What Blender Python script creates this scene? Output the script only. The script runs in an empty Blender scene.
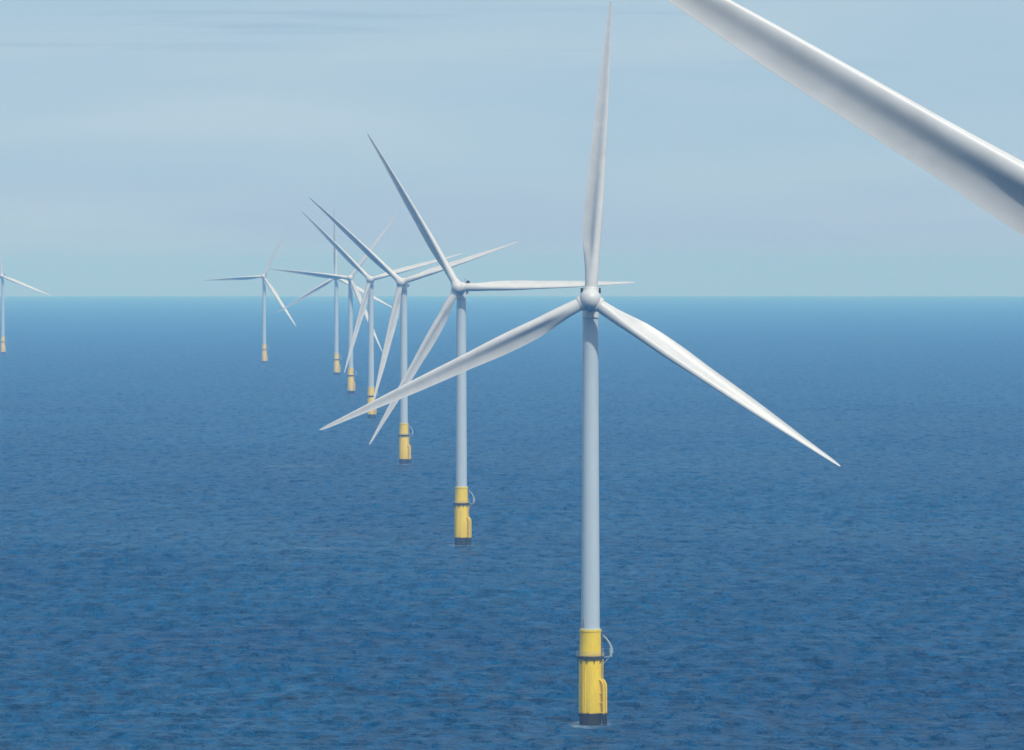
import bpy, bmesh, math, random
import numpy as np
from mathutils import Matrix, Vector, noise

random.seed(7)
R = math.radians
sc = bpy.context.scene
C = sc.collection
EARTH = 7.43e6            # earth radius with standard refraction, metres
EYE = 117.8               # camera height above the water
HUB = 108.0               # rotor axis above the foot of the turbine
FOOT = 1.3                # local zero lies this far above the water
F = 5000.0                # focal length in pixels of a 1024 px wide frame
ROTOR = 77.0

def drop(x, y):
    return -(x * x + y * y) / (2 * EARTH)

# ------------------------------------------------------------------ materials
def new_mat(name):
    m = bpy.data.materials.new(name)
    m.use_nodes = True
    nt = m.node_tree
    return m, nt, nt.nodes['Principled BSDF']

def paint(name, col, rough=0.45, var=0.06, scale=0.35, streak=1.0, coat=0.0, metallic=0.0, dirt=None, dirt_amt=0.0, tide=None):
    """painted metal / gelcoat: soft weathering that varies over the surface"""
    m, nt, b = new_mat(name)
    N, L = nt.nodes, nt.links
    tc = N.new('ShaderNodeTexCoord')
    mp = N.new('ShaderNodeMapping'); mp.inputs['Scale'].default_value = (1, 1, streak)
    no = N.new('ShaderNodeTexNoise'); no.inputs['Scale'].default_value = scale
    no.inputs['Detail'].default_value = 5; no.inputs['Roughness'].default_value = 0.6
    L.new(tc.outputs['Object'], mp.inputs['Vector']); L.new(mp.outputs[0], no.inputs['Vector'])
    rp = N.new('ShaderNodeMapRange')
    rp.inputs['From Min'].default_value = 0.3; rp.inputs['From Max'].default_value = 0.7
    rp.inputs['To Min'].default_value = 1 - var; rp.inputs['To Max'].default_value = 1 + var * 0.4
    L.new(no.outputs['Fac'], rp.inputs['Value'])
    mx = N.new('ShaderNodeMix'); mx.data_type = 'RGBA'; mx.blend_type = 'MULTIPLY'
    mx.inputs['Factor'].default_value = 1
    mx.inputs['A'].default_value = (*col, 1)
    L.new(rp.outputs[0], mx.inputs['B'])
    out = mx.outputs['Result']
    if dirt:
        n2 = N.new('ShaderNodeTexNoise'); n2.inputs['Scale'].default_value = 1.3
        n2.inputs['Detail'].default_value = 6; n2.inputs['Roughness'].default_value = 0.7
        m2 = N.new('ShaderNodeMapping'); m2.inputs['Scale'].default_value = (1.6, 1.6, 0.12)
        L.new(tc.outputs['Object'], m2.inputs['Vector']); L.new(m2.outputs[0], n2.inputs['Vector'])
        r2 = N.new('ShaderNodeMapRange')
        r2.inputs['From Min'].default_value = 0.5; r2.inputs['From Max'].default_value = 0.75
        r2.inputs['To Max'].default_value = dirt_amt
        L.new(n2.outputs['Fac'], r2.inputs['Value'])
        m3 = N.new('ShaderNodeMix'); m3.data_type = 'RGBA'
        L.new(r2.outputs[0], m3.inputs['Factor']); L.new(out, m3.inputs['A'])
        m3.inputs['B'].default_value = (*dirt, 1)
        out = m3.outputs['Result']
    if tide:
        sp = N.new('ShaderNodeSeparateXYZ'); L.new(tc.outputs['Object'], sp.inputs[0])
        ad = N.new('ShaderNodeMath'); ad.operation = 'MULTIPLY_ADD'; ad.inputs[1].default_value = 0.9
        L.new(no.outputs['Fac'], ad.inputs[0]); L.new(sp.outputs['Z'], ad.inputs[2])
        r4 = N.new('ShaderNodeMapRange'); r4.inputs['From Min'].default_value = tide + 0.3; r4.inputs['From Max'].default_value = tide + 0.75
        L.new(ad.outputs[0], r4.inputs['Value'])
        m4 = N.new('ShaderNodeMix'); m4.data_type = 'RGBA'
        L.new(r4.outputs[0], m4.inputs['Factor']); m4.inputs['A'].default_value = (0.03, 0.026, 0.014, 1); L.new(out, m4.inputs['B'])
        out = m4.outputs['Result']
    L.new(out, b.inputs['Base Color'])
    rr = N.new('ShaderNodeMapRange')
    rr.inputs['To Min'].default_value = rough - 0.08; rr.inputs['To Max'].default_value = rough + 0.1
    L.new(no.outputs['Fac'], rr.inputs['Value']); L.new(rr.outputs[0], b.inputs['Roughness'])
    b.inputs['Coat Weight'].default_value = coat
    b.inputs['Metallic'].default_value = metallic
    return m

WHITE = paint('blade_gelcoat', (0.70, 0.715, 0.70), 0.4, 0.10, 0.35)
TOWER = paint('tower_paint', (0.50, 0.60, 0.66), 0.42, 0.06, 0.3, 0.25)
YELLOW = paint('yellow_paint', (0.92, 0.66, 0.0), 0.65, 0.12, 0.8, 0.25, dirt=(0.45, 0.25, 0.04), dirt_amt=0.35, tide=1.7)
GROWTH = paint('marine_growth', (0.032, 0.028, 0.016), 0.7, 0.5, 2.0)
STEEL = paint('dark_steel', (0.045, 0.05, 0.06), 0.5, 0.2, 1.0)
GALV = paint('galvanised_steel', (0.42, 0.45, 0.46), 0.5, 0.15, 1.5)
CRANE = paint('crane_paint', (0.34, 0.44, 0.49), 0.4, 0.08, 1.0)
RED = paint('beacon_red', (0.35, 0.03, 0.02), 0.3, 0.1, 1.0)

# ------------------------------------------------------------------ mesh helpers
def link(name, bm, mats, parent=None, smooth=True, angle=35):
    bmesh.ops.recalc_face_normals(bm, faces=bm.faces)
    me = bpy.data.meshes.new(name)
    bm.to_mesh(me); bm.free()
    for m in (mats if isinstance(mats, (list, tuple)) else [mats]):
        me.materials.append(m)
    if smooth:
        me.polygons.foreach_set('use_smooth', [True] * len(me.polygons))
        me.set_sharp_from_angle(angle=R(angle))
    o = bpy.data.objects.new(name, me)
    C.objects.link(o)
    if parent: o.parent = parent
    return o

def lathe(bm, prof, seg=48, mi=0, centre=(0, 0), cap=True):
    rings = []
    for r, z in prof:
        rings.append([bm.verts.new((centre[0] + r * math.cos(2 * math.pi * k / seg),
                                    centre[1] + r * math.sin(2 * math.pi * k / seg), z)) for k in range(seg)])
    for a, b in zip(rings, rings[1:]):
        for k in range(seg):
            f = bm.faces.new((a[k], a[(k + 1) % seg], b[(k + 1) % seg], b[k])); f.material_index = mi
    if cap:
        f = bm.faces.new(list(reversed(rings[0]))); f.material_index = mi
        f = bm.faces.new(rings[-1]); f.material_index = mi

def lathe_y(bm, prof, seg=48, mi=0):
    """profile (radius, y) turned round the y axis"""
    rings = []
    for r, y in prof:
        rings.append([bm.verts.new((r * math.cos(2 * math.pi * k / seg), y,
                                    r * math.sin(2 * math.pi * k / seg))) for k in range(seg)])
    for a, b in zip(rings, rings[1:]):
        for k in range(seg):
            f = bm.faces.new((a[k], a[(k + 1) % seg], b[(k + 1) % seg], b[k])); f.material_index = mi
    bm.faces.new(list(reversed(rings[0]))); bm.faces.new(rings[-1])

def box(bm, c, s, mi=0, bev=0.0):
    r = bmesh.ops.create_cube(bm, size=1.0)
    bmesh.ops.scale(bm, vec=s, verts=r['verts'])
    bmesh.ops.translate(bm, vec=c, verts=r['verts'])
    fs = {f for v in r['verts'] for f in v.link_faces}
    for f in fs: f.material_index = mi
    if bev:
        es = list({e for v in r['verts'] for e in v.link_edges})
        bmesh.ops.bevel(bm, geom=es, offset=bev, segments=3, affect='EDGES', profile=0.6)

def tube(bm, pts, r, seg=10, mi=0, closed=False):
    """round bar along a polyline; r is a number or one radius per point"""
    pts = [Vector(p) for p in pts]
    n = len(pts)
    rad = r if isinstance(r, (list, tuple)) else [r] * n
    rings = []
    up = None
    for i, p in enumerate(pts):
        a = pts[(i - 1) % n] if (closed or i > 0) else p
        b = pts[(i + 1) % n] if (closed or i < n - 1) else p
        t = (b - a).normalized()
        if up is None:
            up = Vector((0, 0, 1)) if abs(t.z) < 0.9 else Vector((1, 0, 0))
        u = t.cross(up).normalized()
        v = u.cross(t).normalized()
        up = v
        rings.append([bm.verts.new(p + rad[i] * (math.cos(2 * math.pi * k / seg) * u + math.sin(2 * math.pi * k / seg) * v))
                      for k in range(seg)])
    pairs = list(zip(rings, rings[1:]))
    if closed: pairs.append((rings[-1], rings[0]))
    for a, b in pairs:
        for k in range(seg):
            f = bm.faces.new((a[k], a[(k + 1) % seg], b[(k + 1) % seg], b[k])); f.material_index = mi
    if not closed:
        bm.faces.new(list(reversed(rings[0]))); bm.faces.new(rings[-1])

# ------------------------------------------------------------------ blade
def interp(tab, x):
    if x <= tab[0][0]: return tab[0][1]
    for (a, va), (b, vb) in zip(tab, tab[1:]):
        if x <= b:
            t = (x - a) / (b - a)
            return va + (vb - va) * t
    return tab[-1][1]

CHORD = [(1.8, 3.3), (4, 3.3), (7, 3.6), (11, 4.4), (15, 5.0), (19, 5.3), (23, 5.3), (28, 5.05), (35, 4.3), (42, 3.9),
         (50, 3.35), (58, 2.55), (66, 1.65), (72, 1.1), (75, 0.8), (76.3, 0.5), (76.85, 0.3), (77.0, 0.1)]
THICK = [(1.8, 1.0), (4, 1.0), (8, 0.84), (12, 0.62), (17, 0.50), (24, 0.42), (35, 0.33), (50, 0.27), (66, 0.2), (77, 0.18)]
TWIST = [(1.8, 17), (10, 16), (18, 13.5), (28, 9.5), (40, 5), (52, 1.5), (64, -0.5), (77, -2)]
PITCH = 8.0

def smooth_interp(tab, x, w=1.6):
    return sum(interp(tab, x + d * w) * k for d, k in ((-1, .1), (-.5, .2), (0, .4), (.5, .2), (1, .1))) if 3.5 < x < 70 else interp(tab, x)

def airfoil(n, tc):
    """closed loop (s, n) from the trailing edge over the suction side to the nose and back; aft-loaded pressure side"""
    out = []
    def yt(s):
        return 5 * tc * (0.2969 * math.sqrt(s) - 0.126 * s - 0.3516 * s * s + 0.2843 * s ** 3 - 0.1015 * s ** 4) + 0.012 * s
    def yc(s):
        return 0.30 * s * s * (1 - s) + 0.035 * math.sin(math.pi * s)
    for i in range(n):
        s = 0.5 * (1 + math.cos(math.pi * i / n))
        out.append((s, yc(s) + yt(s)))
    for i in range(n):
        s = 0.5 * (1 - math.cos(math.pi * i / n))
        q = min(1, max(0, (s - 0.2) / 0.42)); q = q * q * (3 - 2 * q)
        k = 1.0 - 0.52 * min(1.0, max(0.0, (tc - 0.17) / 0.22)) * q
        out.append((s, yc(s) - yt(s) * k))
    return out

def blade_mesh():
    bm = bmesh.new()
    n = 22
    rs = [1.8, 2.6, 3.5] + [4 + i * 1.5 for i in range(46)] + [72, 73, 74, 75, 75.7, 76.3, 76.7, 76.9, 77.0]
    rings = []
    for r in rs:
        c = smooth_interp(CHORD, r); tc = smooth_interp(THICK, r)
        be = R(smooth_interp(TWIST, r) + PITCH)
        w = min(1, max(0, (r - 4.0) / 12.0)); w = w * w * (3 - 2 * w)
        pa = 0.5 * (1 - w) + 0.33 * w
        bend = -3.2 * (r / 77.0) ** 2.6                      # prebend to windward
        ring = []
        for i, (s, t) in enumerate(airfoil(n, min(tc, 0.5) )):
            a = math.pi * i / n
            cs, cn = 0.5 * (1 + math.cos(a)), 0.5 * math.sin(a)
            s2 = cs * (1 - w) + s * w
            t2 = cn * (1 - w) + t * w
            x, y = (pa - s2) * c, t2 * c
            xr = x * math.cos(be) + y * math.sin(be)
            yr = -x * math.sin(be) + y * math.cos(be)
            ring.append(bm.verts.new((xr, yr + bend, r)))
        rings.append(ring)
    m = 2 * n
    for a, b in zip(rings, rings[1:]):
        for k in range(m):
            bm.faces.new((a[k], a[(k + 1) % m], b[(k + 1) % m], b[k]))
    bm.faces.new(list(reversed(rings[0]))); bm.faces.new(rings[-1])
    return bm

# ------------------------------------------------------------------ one turbine with its parts
TZ = 104.5        # tower top
OVER = 7.0        # rotor plane ahead of the tower axis
TILT = 5.0

def make_turbine():
    root = bpy.data.objects.new('wind_turbine', None)
    C.objects.link(root)
    # foundation: growth-covered pile and yellow transition piece
    bm = bmesh.new(); lathe(bm, [(2.85, -6), (2.85, 0.9), (2.86, 1.75)], 56)
    link('foundation_pile', bm, GROWTH, root)
    bm = bmesh.new()
    lathe(bm, [(2.98, 1.6), (3.02, 1.75), (3.02, 9.0), (2.97, 9.6), (2.95, 15.6), (2.8, 16.4), (2.72, 22.7), (2.86, 22.75), (2.86, 23.3), (2.5, 23.35)], 64)
    tp = link('transition_piece', bm, YELLOW, root)
    # boat landing: two fender tubes with brackets and a ladder between them
    bm = bmesh.new()
    az = R(-22); d = Vector((math.cos(az), math.sin(az), 0)); s = Vector((-d.y, d.x, 0))
    for q in (-0.85, 0.85):
        b0 = s * q
        tube(bm, [d * 2.7 + b0 + Vector((0, 0, 10.6)), d * 3.5 + b0 + Vector((0, 0, 10.0)), d * 3.95 + b0 + Vector((0, 0, 9.0)),
                  d * 4.0 + b0 + Vector((0, 0, 7.5)), d * 4.0 + b0 + Vector((0, 0, -2.5))], 0.3, 12)
        for z in (1.9, 4.4, 6.9):
            tube(bm, [d * 2.7 + b0 * 0.9 + Vector((0, 0, z)), d * 3.95 + b0 + Vector((0, 0, z))], 0.16, 8)
    link('boat_landing', bm, YELLOW, tp)
    bm = bmesh.new()
    for q in (-0.28, 0.28):
        tube(bm, [d * 3.45 + s * q + Vector((0, 0, -1)), d * 3.45 + s * q + Vector((0, 0, 17.1))], 0.06, 6)
    for k in range(54):
        z = -0.7 + k * 0.33
        tube(bm, [d * 3.45 - s * 0.28 + Vector((0, 0, z)), d * 3.45 + s * 0.28 + Vector((0, 0, z))], 0.03, 5)
    link('access_ladder', bm, YELLOW, tp)
    bm = bmesh.new()
    for a in (R(-118), R(-128)):
        p = Vector((math.cos(a), math.sin(a), 0)) * 3.12
        tube(bm, [p + Vector((0, 0, -2)), p + Vector((0, 0, 15.8))], 0.16, 8)
    link('cable_tube', bm, YELLOW, tp)
    # external working platform, with kick plate, grating and railing
    bm = bmesh.new()
    lathe(bm, [(2.85, 15.8), (3.55, 15.8), (3.62, 15.85), (3.62, 16.45), (3.5, 16.5), (2.7, 16.5)], 56)
    for k in range(10):
        a = 2 * math.pi * k / 10
        u = Vector((math.cos(a), math.sin(a), 0))
        tube(bm, [u * 2.95 + Vector((0, 0, 14.5)), u * 3.5 + Vector((0, 0, 15.82))], 0.1, 6)
    pf = link('work_platform', bm, STEEL, root)
    bm = bmesh.new()
    for z in (17.0, 17.55):
        tube(bm, [(3.56 * math.cos(2 * math.pi * k / 40), 3.56 * math.sin(2 * math.pi * k / 40), z) for k in range(40)], 0.045, 6, closed=True)
    for k in range(20):
        a = 2 * math.pi * (k + 0.5) / 20
        tube(bm, [(3.56 * math.cos(a), 3.56 * math.sin(a), 16.48), (3.56 * math.cos(a), 3.56 * math.sin(a), 17.58)], 0.045, 6)
    link('railing', bm, GALV, pf)
    # davit crane on its bracket
    bm = bmesh.new()
    ca = R(-8); u = Vector((math.cos(ca), math.sin(ca), 0))
    tube(bm, [u * 2.9 + Vector((0, 0, 15.9)), u * 5.5 + Vector((0, 0, 16.5))], 0.14, 8)
    tube(bm, [u * 2.9 + Vector((0, 0, 13.9)), u * 5.2 + Vector((0, 0, 16.4))], 0.12, 8)
    tube(bm, [u * 5.3 + Vector((0, 0, 16.3)), u * 5.3 + Vector((0, 0, 18.6))], [0.4, 0.36], 14)
    tube(bm, [u * 5.75 + Vector((0, 0, 17.2)), u * 5.45 + Vector((0, 0, 18.6)), u * 4.9 + Vector((0, 0, 19.9)), u * 4.1 + Vector((0, 0, 21.0)),
              u * 3.2 + Vector((0, 0, 21.9))], [0.22, 0.32, 0.27, 0.2, 0.14], 12)
    tube(bm, [u * 3.25 + Vector((0, 0, 21.85)), u * 3.25 + Vector((0, 0, 18.3))], 0.035, 5)
    box(bm, tuple(u * 3.25 + Vector((0, 0, 18.1))), (0.25, 0.25, 0.45), 0, 0.04)
    link('davit_crane', bm, CRANE, root)
    # tower: tapered, with the faint flanges of its sections
    bm = bmesh.new()
    prof = [(2.55, 23.3), (2.55, 23.5), (2.42, 23.55)]
    def tr(z): return 2.42 + (2.02 - 2.42) * (z - 23.5) / (TZ - 23.5)
    for zf in (48.0, 76.0):
        prof += [(tr(zf - 0.12), zf - 0.12), (tr(zf) + 0.025, zf - 0.1), (tr(zf) + 0.025, zf + 0.1), (tr(zf + 0.12), zf + 0.12)]
    prof += [(2.02, TZ - 0.4), (2.15, TZ - 0.35), (2.15, TZ)]
    lathe(bm, prof, 64)
    tw = link('tower', bm, TOWER, root)
    bm = bmesh.new()
    a = R(-140); box(bm, (0, 0, 0), (0.95, 0.12, 2.1), 0, 0.04)
    bmesh.ops.transform(bm, matrix=Matrix.Translation((2.41 * math.cos(a), 2.41 * math.sin(a), 25.1)) @ Matrix.Rotation(a + math.pi / 2, 4, 'Z'), verts=bm.verts)
    link('tower_door', bm, GALV, tw)
    # nacelle: short direct-drive drum and rounded rear housing (origin on the rotor axis above the tower)
    bm = bmesh.new()
    lathe_y(bm, [(1.9, -4.9), (2.35, -4.8), (2.55, -4.6), (2.6, -4.2), (2.6, -2.6), (2.52, -2.4), (2.42, -2.3), (2.42, 4.5), (2.35, 5.6), (2.1, 6.4), (1.6, 6.9), (0.9, 7.1)], 56)
    tube(bm, [(0, 0, -4.3), (0, 0, -1.5)], [2.12, 2.12], 40)
    nac = link('nacelle', bm, WHITE, root)
    for q in (-1, 1):
        bm = bmesh.new()
        box(bm, (2.05 * q, 4.4, 3.15), (1.15, 1.7, 1.25), 0, 0.1)
        for k in range(6):
            box(bm, (2.05 * q, 3.52, 2.72 + k * 0.18), (0.95, 0.06, 0.07))
        tube(bm, [(2.05 * q * 0.7, 4.4, 1.6), (2.05 * q, 4.4, 2.7)], 0.25, 8)
        link('cooler', bm, STEEL, nac)
    bm = bmesh.new()
    for z in (3.0, 3.45):
        tube(bm, [(-1.3, 1.0, z), (1.3, 1.0, z), (1.3, 6.2, z), (-1.3, 6.2, z)], 0.04, 6, closed=True)
    for x in (-1.3, 1.3):
        for y in (1.0, 2.7, 4.4, 6.2):
            tube(bm, [(x, y, 1.9), (x, y, 3.47)], 0.04, 6)
    box(bm, (0, 3.6, 2.5), (2.6, 5.2, 0.1))
    link('hoist_platform', bm, GALV, nac)
    bm = bmesh.new()
    tube(bm, [(0.5, 5.6, 2.5), (0.5, 5.6, 4.4)], 0.05, 6); tube(bm, [(0.3, 5.6, 4.4), (0.7, 5.6, 4.4)], 0.04, 6)
    lathe(bm, [(0.16, 4.42), (0.18, 4.6), (0.12, 4.75)], 12, centre=(0.5, 5.6))
    link('beacon_mast', bm, STEEL, nac)
    # hub: spinner with three blade collars (origin at the rotor centre)
    bm = bmesh.new()
    lathe_y(bm, [(2.1, 2.05), (2.45, 1.9), (2.5, 1.2), (2.55, 0.2), (2.5, -0.8), (2.3, -1.7), (1.95, -2.4), (1.45, -2.95), (0.8, -3.3), (0.25, -3.42)], 56)
    for k in range(3):
        M = Matrix.Rotation(2 * math.pi * k / 3, 4, 'Y')
        ps = [M @ Vector((0, 0, z)) for z in (0.6, 2.5, 2.75)]
        tube(bm, ps, [1.84, 1.84, 1.72], 40)
    bmesh.ops.scale(bm, vec=(1.1, 1.06, 1.1), verts=bm.verts)
    hub = link('hub', bm, WHITE, root)
    bl = [link('blade', blade_mesh(), WHITE, root, angle=50)]
    for k in range(2):
        c = bl[0].copy(); C.objects.link(c); bl.append(c)
    return root

def children(o):
    return [c for c in bpy.data.objects if c.parent == o]

def copy_tree(o, parent=None):
    c = o.copy(); C.objects.link(c); c.parent = parent
    for ch in children(o):
        copy_tree(ch, c)
    return c

def pose(root, yaw, ang, feather=0):
    """yaw: degrees the rotor looks to the camera's left; ang: screen angle of one blade, counter-clockwise from +x"""
    A = Matrix.Translation((0, 0, HUB)) @ Matrix.Rotation(R(-yaw), 4, 'Z')
    T = A @ Matrix.Rotation(R(-TILT), 4, 'X')
    k = 0
    for c in children(root):
        n = c.name.split('.')[0]
        if n == 'nacelle':
            c.matrix_local = T
        elif n == 'hub':
            c.matrix_local = T @ Matrix.Translation((0, -OVER, 0)) @ Matrix.Rotation(R(90 - ang), 4, 'Y')
        elif n == 'blade':
            c.matrix_local = T @ Matrix.Translation((0, -OVER, 0)) @ Matrix.Rotation(R(90 - ang + 120 * k), 4, 'Y') @ Matrix.Rotation(R(-feather), 4, 'Z')
            k += 1

#        px,   distance, yaw, blade angle, label
SPOTS = [
    (590.5, 1290, 1.5, 85.9, 'largest whole wind turbine, white on a yellow base, one blade pointing straight up'),
    (461.3, 2135, 11, 120.6, 'second largest whole wind turbine, its level right blade ending behind the largest hub'),
    (403.8, 3020, 13, 137.6, 'third wind turbine in line, its yellow base just below the largest rotor'),
    (371.0, 3960, 5, 134.6, 'fourth wind turbine in line, its pale yellow base touched by the largest rotor'),
    (350.6, 4740, 2, 173.0, 'small hazy wind turbine, fifth in line, one blade stretched almost level to the left'),
    (336.4, 5600, 4, 91.0, 'small hazy wind turbine ending the overlapping row on the left, one blade straight up'),
    (264.2, 6320, 6, 63.4, 'small far wind turbine standing alone in the haze left of the overlapping row'),
    (2.8, 7030, 6, 98.0, 'farthest tiny white wind turbine, standing at the very left edge of the sea'),
]
first = make_turbine()
turbines = [first] + [copy_tree(first) for _ in range(len(SPOTS))]
for o, (px, d, yaw, ang, lab) in zip(turbines, SPOTS):
    x = (px - 512) * d / F
    o.location = (x, d, drop(x, d) + FOOT)
    pose(o, yaw, ang, 3 if d < 1500 else 19)
    o['label'] = lab; o['category'] = 'wind turbine'; o['group'] = 'wind turbines in the offshore wind farm'
near = turbines[-1]
near.location = (64.4, 393, drop(62, 393) + FOOT)
pose(near, 3, 149.6)
near['label'] = 'nearest wind turbine, only one big white blade in view across the top right sky'
near['category'] = 'wind turbine'; near['group'] = 'wind turbines in the offshore wind farm'

# ------------------------------------------------------------------ sea
def make_sea():
    # one polar sheet over the curved earth: fine cells with real waves in the wedge the lens looks at, coarse elsewhere
    radii = [0.5, 20.0]
    while radii[-1] < 700: radii.append(radii[-1] * 1.12)
    radii[-1] = 700.0
    while radii[-1] < 20000: radii.append(radii[-1] * (1 + 0.00125))
    while radii[-1] < 46000: radii.append(radii[-1] * 1.01)
    r = np.array(radii)
    W = 0.165
    ang = np.concatenate([np.linspace(-W, W, 560), np.linspace(W, 2 * math.pi - W, 180)[1:-1]]) + math.pi / 2
    n, m_ = len(r), len(ang)
    rr, aa = np.meshgrid(r, ang, indexing='ij')
    X = rr * np.cos(aa); Y = rr * np.sin(aa)
    Z = -(rr * rr) / (2 * EARTH)
    rng = np.random.default_rng(11)
    off = np.abs((aa - math.pi / 2 + math.pi) % (2 * math.pi) - math.pi)
    edge = np.clip((W - off) / 0.012, 0, 1) * np.clip((rr - 720) / 60, 0, 1)
    # gusts: patches where the chop stands higher or lower
    gust = np.ones_like(Z)
    for k in range(14):
        L1 = rng.uniform(220, 900); th = rng.uniform(0, math.pi)
        gust += 0.11 * np.sin(2 * math.pi * (X * math.cos(th) + Y * math.sin(th)) / L1 + rng.uniform(0, 6.28))
    gust = np.clip(gust, 0.45, 1.7)
    cell = 0.00125 * rr
    lam = 4.0
    H = np.zeros_like(Z)
    while lam < 70:
        band = np.zeros_like(Z)
        for k in range(12):
            l = lam * rng.uniform(0.92, 1.12)
            th = math.radians(90 + rng.normal(0, 42))          # travelling away from the camera with the wind
            kk = 2 * math.pi / l
            band += np.sin(kk * (X * math.cos(th) + Y * math.sin(th)) + rng.uniform(0, 6.28)) / kk
        slope = 0.10 * min(1.0, (8.0 / lam) ** 1.1)
        fade = np.clip((lam / (cell * 3.2)) - 0.6, 0, 1)
        H += band * math.sqrt(2 / 12) * slope * fade * (gust if lam < 40 else 1.0)
        lam *= 1.28
    Z = Z + H * edge
    co = np.empty((n * m_, 3), np.float32); co[:, 0] = X.ravel(); co[:, 1] = Y.ravel(); co[:, 2] = Z.ravel()
    i = np.arange(n - 1)[:, None] * m_; j = np.arange(m_)[None, :]; j2 = (j + 1) % m_
    quads = np.stack([i + j, i + m_ + j, i + m_ + j2, i + j2], -1).reshape(-1, 4).astype(np.int32)
    me = bpy.data.meshes.new('sea')
    me.vertices.add(len(co)); me.vertices.foreach_set('co', co.ravel())
    me.loops.add(quads.size); me.loops.foreach_set('vertex_index', quads.ravel())
    me.polygons.add(len(quads)); me.polygons.foreach_set('loop_start', np.arange(0, quads.size, 4, dtype=np.int32))
    me.polygons.foreach_set('use_smooth', np.ones(len(quads), bool))
    me.update(calc_edges=True)
    m, nt, b = new_mat('sea_water')
    N, L = nt.nodes, nt.links
    tc = N.new('ShaderNodeTexCoord')
    def mapping(scale, rot=0):
        mp = N.new('ShaderNodeMapping'); mp.inputs['Scale'].default_value = scale; mp.inputs['Rotation'].default_value = (0, 0, R(rot))
        L.new(tc.outputs['Object'], mp.inputs['Vector']); return mp
    def nz(scale, rot, detail=3, rough=0.55, dist=0.0):
        mp = mapping(scale, rot)
        n = N.new('ShaderNodeTexNoise'); n.noise_dimensions = '2D'
        n.inputs['Scale'].default_value = 1; n.inputs['Detail'].default_value = detail
        n.inputs['Roughness'].default_value = rough; n.inputs['Distortion'].default_value = dist
        L.new(mp.outputs[0], n.inputs['Vector']); return n
    def math_(op, a, v, c=None):
        n = N.new('ShaderNodeMath'); n.operation = op
        for i, q in enumerate((a, v, c)):
            if q is None: continue
            if isinstance(q, (int, float)): n.inputs[i].default_value = q
            else: L.new(q, n.inputs[i])
        return n.outputs[0]
    swell = nz((1 / 38, 1 / 16, 1), 8, 2, 0.5, 0.3)
    chop = nz((1 / 6, 1 / 5, 1), -6, 4, 0.65, 0.4)
    ripple = nz((1 / 2.4, 1 / 2.2, 1), 15, 3, 0.6)
    h = math_('MULTIPLY', swell.outputs['Fac'], 0.0)
    h = math_('MULTIPLY_ADD', chop.outputs['Fac'], 2.4, h)
    h = math_('MULTIPLY_ADD', ripple.outputs['Fac'], 0.9, h)
    bp = N.new('ShaderNodeBump'); bp.inputs['Strength'].default_value = 1; bp.inputs['Distance'].default_value = 1.0
    L.new(h, bp.inputs['Height'])
    L.new(bp.outputs[0], b.inputs['Normal'])
    patch = nz((1 / 260, 1 / 420, 1), 0, 4, 0.55, 0.5)
    mx = N.new('ShaderNodeMix'); mx.data_type = 'RGBA'
    mr = N.new('ShaderNodeMapRange'); mr.inputs['From Min'].default_value = 0.35; mr.inputs['From Max'].default_value = 0.65
    L.new(patch.outputs['Fac'], mr.inputs['Value']); L.new(mr.outputs[0], mx.inputs['Factor'])
    mx.inputs['A'].default_value = (0.003, 0.051, 0.134, 1); mx.inputs['B'].default_value = (0.005, 0.068, 0.162, 1)
    # light and dark of ripples painted into the water colour, finer than the gust patches
    ripple_tone = nz((1 / 7, 1 / 20, 1), -5, 8, 0.88, 0.4)
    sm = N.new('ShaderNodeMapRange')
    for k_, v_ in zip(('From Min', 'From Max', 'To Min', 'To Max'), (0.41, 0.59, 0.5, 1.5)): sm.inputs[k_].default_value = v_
    L.new(ripple_tone.outputs['Fac'], sm.inputs['Value'])
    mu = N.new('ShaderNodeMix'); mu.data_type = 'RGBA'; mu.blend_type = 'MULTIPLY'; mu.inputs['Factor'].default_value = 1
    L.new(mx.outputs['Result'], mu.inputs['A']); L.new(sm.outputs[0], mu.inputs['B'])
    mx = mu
    # foam: two faint drifting streaks and the wash round the nearest piles
    fo = nz((1 / 14, 1 / 5, 1), 4, 6, 0.75, 0.6)
    fr = N.new('ShaderNodeMapRange'); fr.inputs['From Min'].default_value = 0.42; fr.inputs['From Max'].default_value = 0.62
    L.new(fo.outputs['Fac'], fr.inputs['Value'])
    sp = N.new('ShaderNodeSeparateXYZ'); L.new(tc.outputs['Object'], sp.inputs[0])
    tot = None
    spots = [(-131, 2990, 34, 14, 0.30), (-83, 2104, 16, 8, 0.30), (42, 2560, 26, 10, 0.12)]
    for px, d_, *_r in SPOTS[:4]: spots.append(((px - 512) * d_ / F, d_ - 0.5, 6.0, 12.0, 1.0))
    for cx, cy, rx, ry, amt in spots:
        dx = math_('MULTIPLY', math_('SUBTRACT', sp.outputs['X'], cx), 1 / rx)
        dy = math_('MULTIPLY', math_('SUBTRACT', sp.outputs['Y'], cy), 1 / ry)
        d2 = math_('ADD', math_('MULTIPLY', dx, dx), math_('MULTIPLY', dy, dy))
        e = math_('MULTIPLY', math_('MAXIMUM', math_('SUBTRACT', 1.0, d2), 0.0), amt)
        tot = e if tot is None else math_('ADD', tot, e)
    fm = N.new('ShaderNodeMix'); fm.data_type = 'RGBA'
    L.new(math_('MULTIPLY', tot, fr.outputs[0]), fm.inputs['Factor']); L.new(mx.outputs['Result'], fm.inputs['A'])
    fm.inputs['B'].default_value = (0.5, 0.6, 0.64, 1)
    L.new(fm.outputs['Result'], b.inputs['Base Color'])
    b.inputs['Roughness'].default_value = 0.32
    b.inputs['IOR'].default_value = 1.333
    ruff = nz((1 / 7, 1 / 22, 1), 8, 7, 0.85, 0.4)
    sl = N.new('ShaderNodeMapRange')
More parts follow.
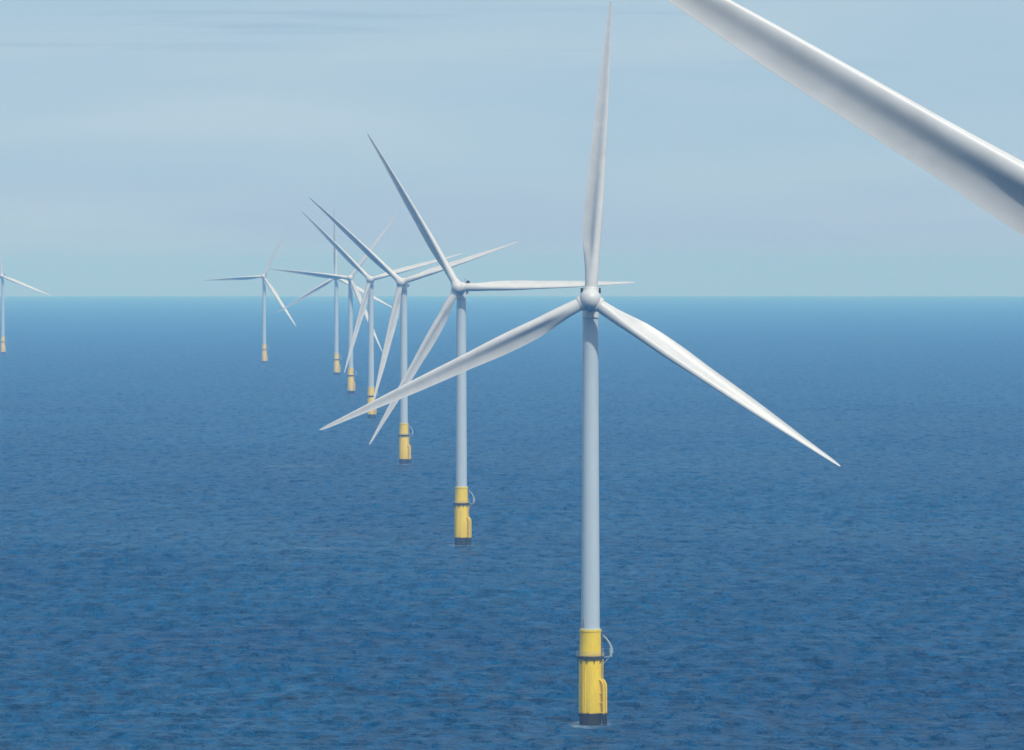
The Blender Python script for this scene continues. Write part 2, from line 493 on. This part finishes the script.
    for k_, v_ in zip(('From Min', 'From Max', 'To Min', 'To Max'), (0.42, 0.62, 0.0, 0.085)): sl.inputs[k_].default_value = v_
    L.new(ruff.outputs['Fac'], sl.inputs['Value']); L.new(sl.outputs[0], b.inputs['Specular IOR Level'])
    me.materials.append(m)
    o = bpy.data.objects.new('sea', me); C.objects.link(o)
    o['kind'] = 'structure'
    return o
sea = make_sea()

# ------------------------------------------------------------------ haze
bm = bmesh.new()
box(bm, (0, 0, 20), (101000, 101000, 360))
mh = bpy.data.materials.new('haze_air'); mh.use_nodes = True
nt = mh.node_tree; nt.nodes.clear()
out = nt.nodes.new('ShaderNodeOutputMaterial'); pv = nt.nodes.new('ShaderNodeVolumePrincipled')
pv.inputs['Color'].default_value = (0.175, 0.475, 0.97, 1)
pv.inputs['Absorption Color'].default_value = (0.78, 0.9, 1, 1)
pv.inputs['Density'].default_value = 0.000135
pv.inputs['Anisotropy'].default_value = -0.2
nt.links.new(pv.outputs[0], out.inputs['Volume'])
hz = link('haze', bm, mh, smooth=False); hz['kind'] = 'stuff'

# ------------------------------------------------------------------ sky and sun
SUN_EL, SUN_AZ = 44.0, 150.0      # azimuth clockwise from the view direction (+y): to the right and a little behind
w = bpy.data.worlds.new('World'); sc.world = w; w.use_nodes = True
N, L = w.node_tree.nodes, w.node_tree.links
bg = N['Background']
sky = N.new('ShaderNodeTexSky'); sky.sky_type = 'NISHITA'; sky.sun_disc = False
sky.sun_elevation = R(SUN_EL); sky.sun_rotation = R(SUN_AZ)
sky.altitude = 100; sky.air_density = 1.0; sky.dust_density = 1.0; sky.ozone_density = 2.0
# thin high cloud and summer murk over the clear sky: paler and bluer towards the horizon, faint level streaks
tc = N.new('ShaderNodeTexCoord'); sep = N.new('ShaderNodeSeparateXYZ')
L.new(tc.outputs['Generated'], sep.inputs[0])
def wnoise(scale, detail, rough=0.5, dist=0.0):
    mp = N.new('ShaderNodeMapping'); mp.inputs['Scale'].default_value = scale
    L.new(tc.outputs['Generated'], mp.inputs['Vector'])
    n = N.new('ShaderNodeTexNoise'); n.inputs['Scale'].default_value = 1; n.inputs['Detail'].default_value = detail
    n.inputs['Roughness'].default_value = rough; n.inputs['Distortion'].default_value = dist
    L.new(mp.outputs[0], n.inputs['Vector']); return n
def wrange(src, a, b, c, d):
    n = N.new('ShaderNodeMapRange'); n.interpolation_type = 'SMOOTHSTEP'
    for k, v in zip(('From Min', 'From Max', 'To Min', 'To Max'), (a, b, c, d)): n.inputs[k].default_value = v
    L.new(src, n.inputs['Value']); return n.outputs[0]
def wmix(fac, a, b):
    n = N.new('ShaderNodeMix'); n.data_type = 'RGBA'
    if isinstance(fac, float): n.inputs['Factor'].default_value = fac
    else: L.new(fac, n.inputs['Factor'])
    for k, q in (('A', a), ('B', b)):
        if isinstance(q, tuple): n.inputs[k].default_value = (*q, 1)
        else: L.new(q, n.inputs[k])
    return n.outputs['Result']
MURK = (4.1, 5.75, 7.1); VEIL = (4.9, 6.3, 7.4); BAND = (3.5, 4.9, 6.4)
cloud = wnoise((7, 7, 60), 5, 0.5, 0.4)
streak = wnoise((11, 11, 420), 4, 0.55, 0.2)
low = wmix(wrange(cloud.outputs['Fac'], 0.36, 0.72, 0.0, 0.9), wmix(wrange(sep.outputs['Z'], 0.0, 0.024, 0.0, 1.0), (4.3, 5.05, 6.9), MURK), VEIL)
up = wrange(sep.outputs['Z'], 0.03, 0.055, 0.0, 1.0)
f2 = N.new('ShaderNodeMath'); f2.operation = 'MULTIPLY'
L.new(wrange(streak.outputs['Fac'], 0.54, 0.70, 0.0, 0.7), f2.inputs[0]); L.new(up, f2.inputs[1])
low = wmix(f2.outputs[0], low, BAND)
thin = wmix(wrange(sep.outputs['Z'], 0.3, 0.7, 0.05, 0.75), sky.outputs[0], (8.6, 8.9, 8.7))
col = wmix(wrange(sep.outputs['Z'], 0.055, 0.16, 0.0, 1.0), low, thin)
L.new(col, bg.inputs['Color'])
bg.inputs['Strength'].default_value = 0.1

sd = bpy.data.lights.new('sun', 'SUN'); sd.energy = 2.45; sd.angle = R(0.8); sd.color = (1.0, 0.95, 0.88)
so = bpy.data.objects.new('sun', sd); C.objects.link(so)
sv = Vector((math.sin(R(SUN_AZ)) * math.cos(R(SUN_EL)), math.cos(R(SUN_AZ)) * math.cos(R(SUN_EL)), math.sin(R(SUN_EL))))
so.rotation_euler = sv.to_track_quat('Z', 'Y').to_euler()
so.location = (0, 0, 400)

# ------------------------------------------------------------------ camera
cd = bpy.data.cameras.new('camera'); cam = bpy.data.objects.new('camera', cd); C.objects.link(cam)
cd.sensor_width = 36; cd.lens = F * 36 / 1024
cd.clip_start = 1; cd.clip_end = 150000
cam.location = (0, 0, EYE)
cam.rotation_euler = (R(90) - math.atan((375 - 268) / F), 0, 0)
sc.camera = cam

sc.view_settings.view_transform = 'Standard'; sc.view_settings.look = 'None'
sc.view_settings.exposure = 0; sc.view_settings.gamma = 1
sc.render.engine = 'CYCLES'
sc.cycles.volume_bounces = 4
sc.cycles.max_bounces = 8
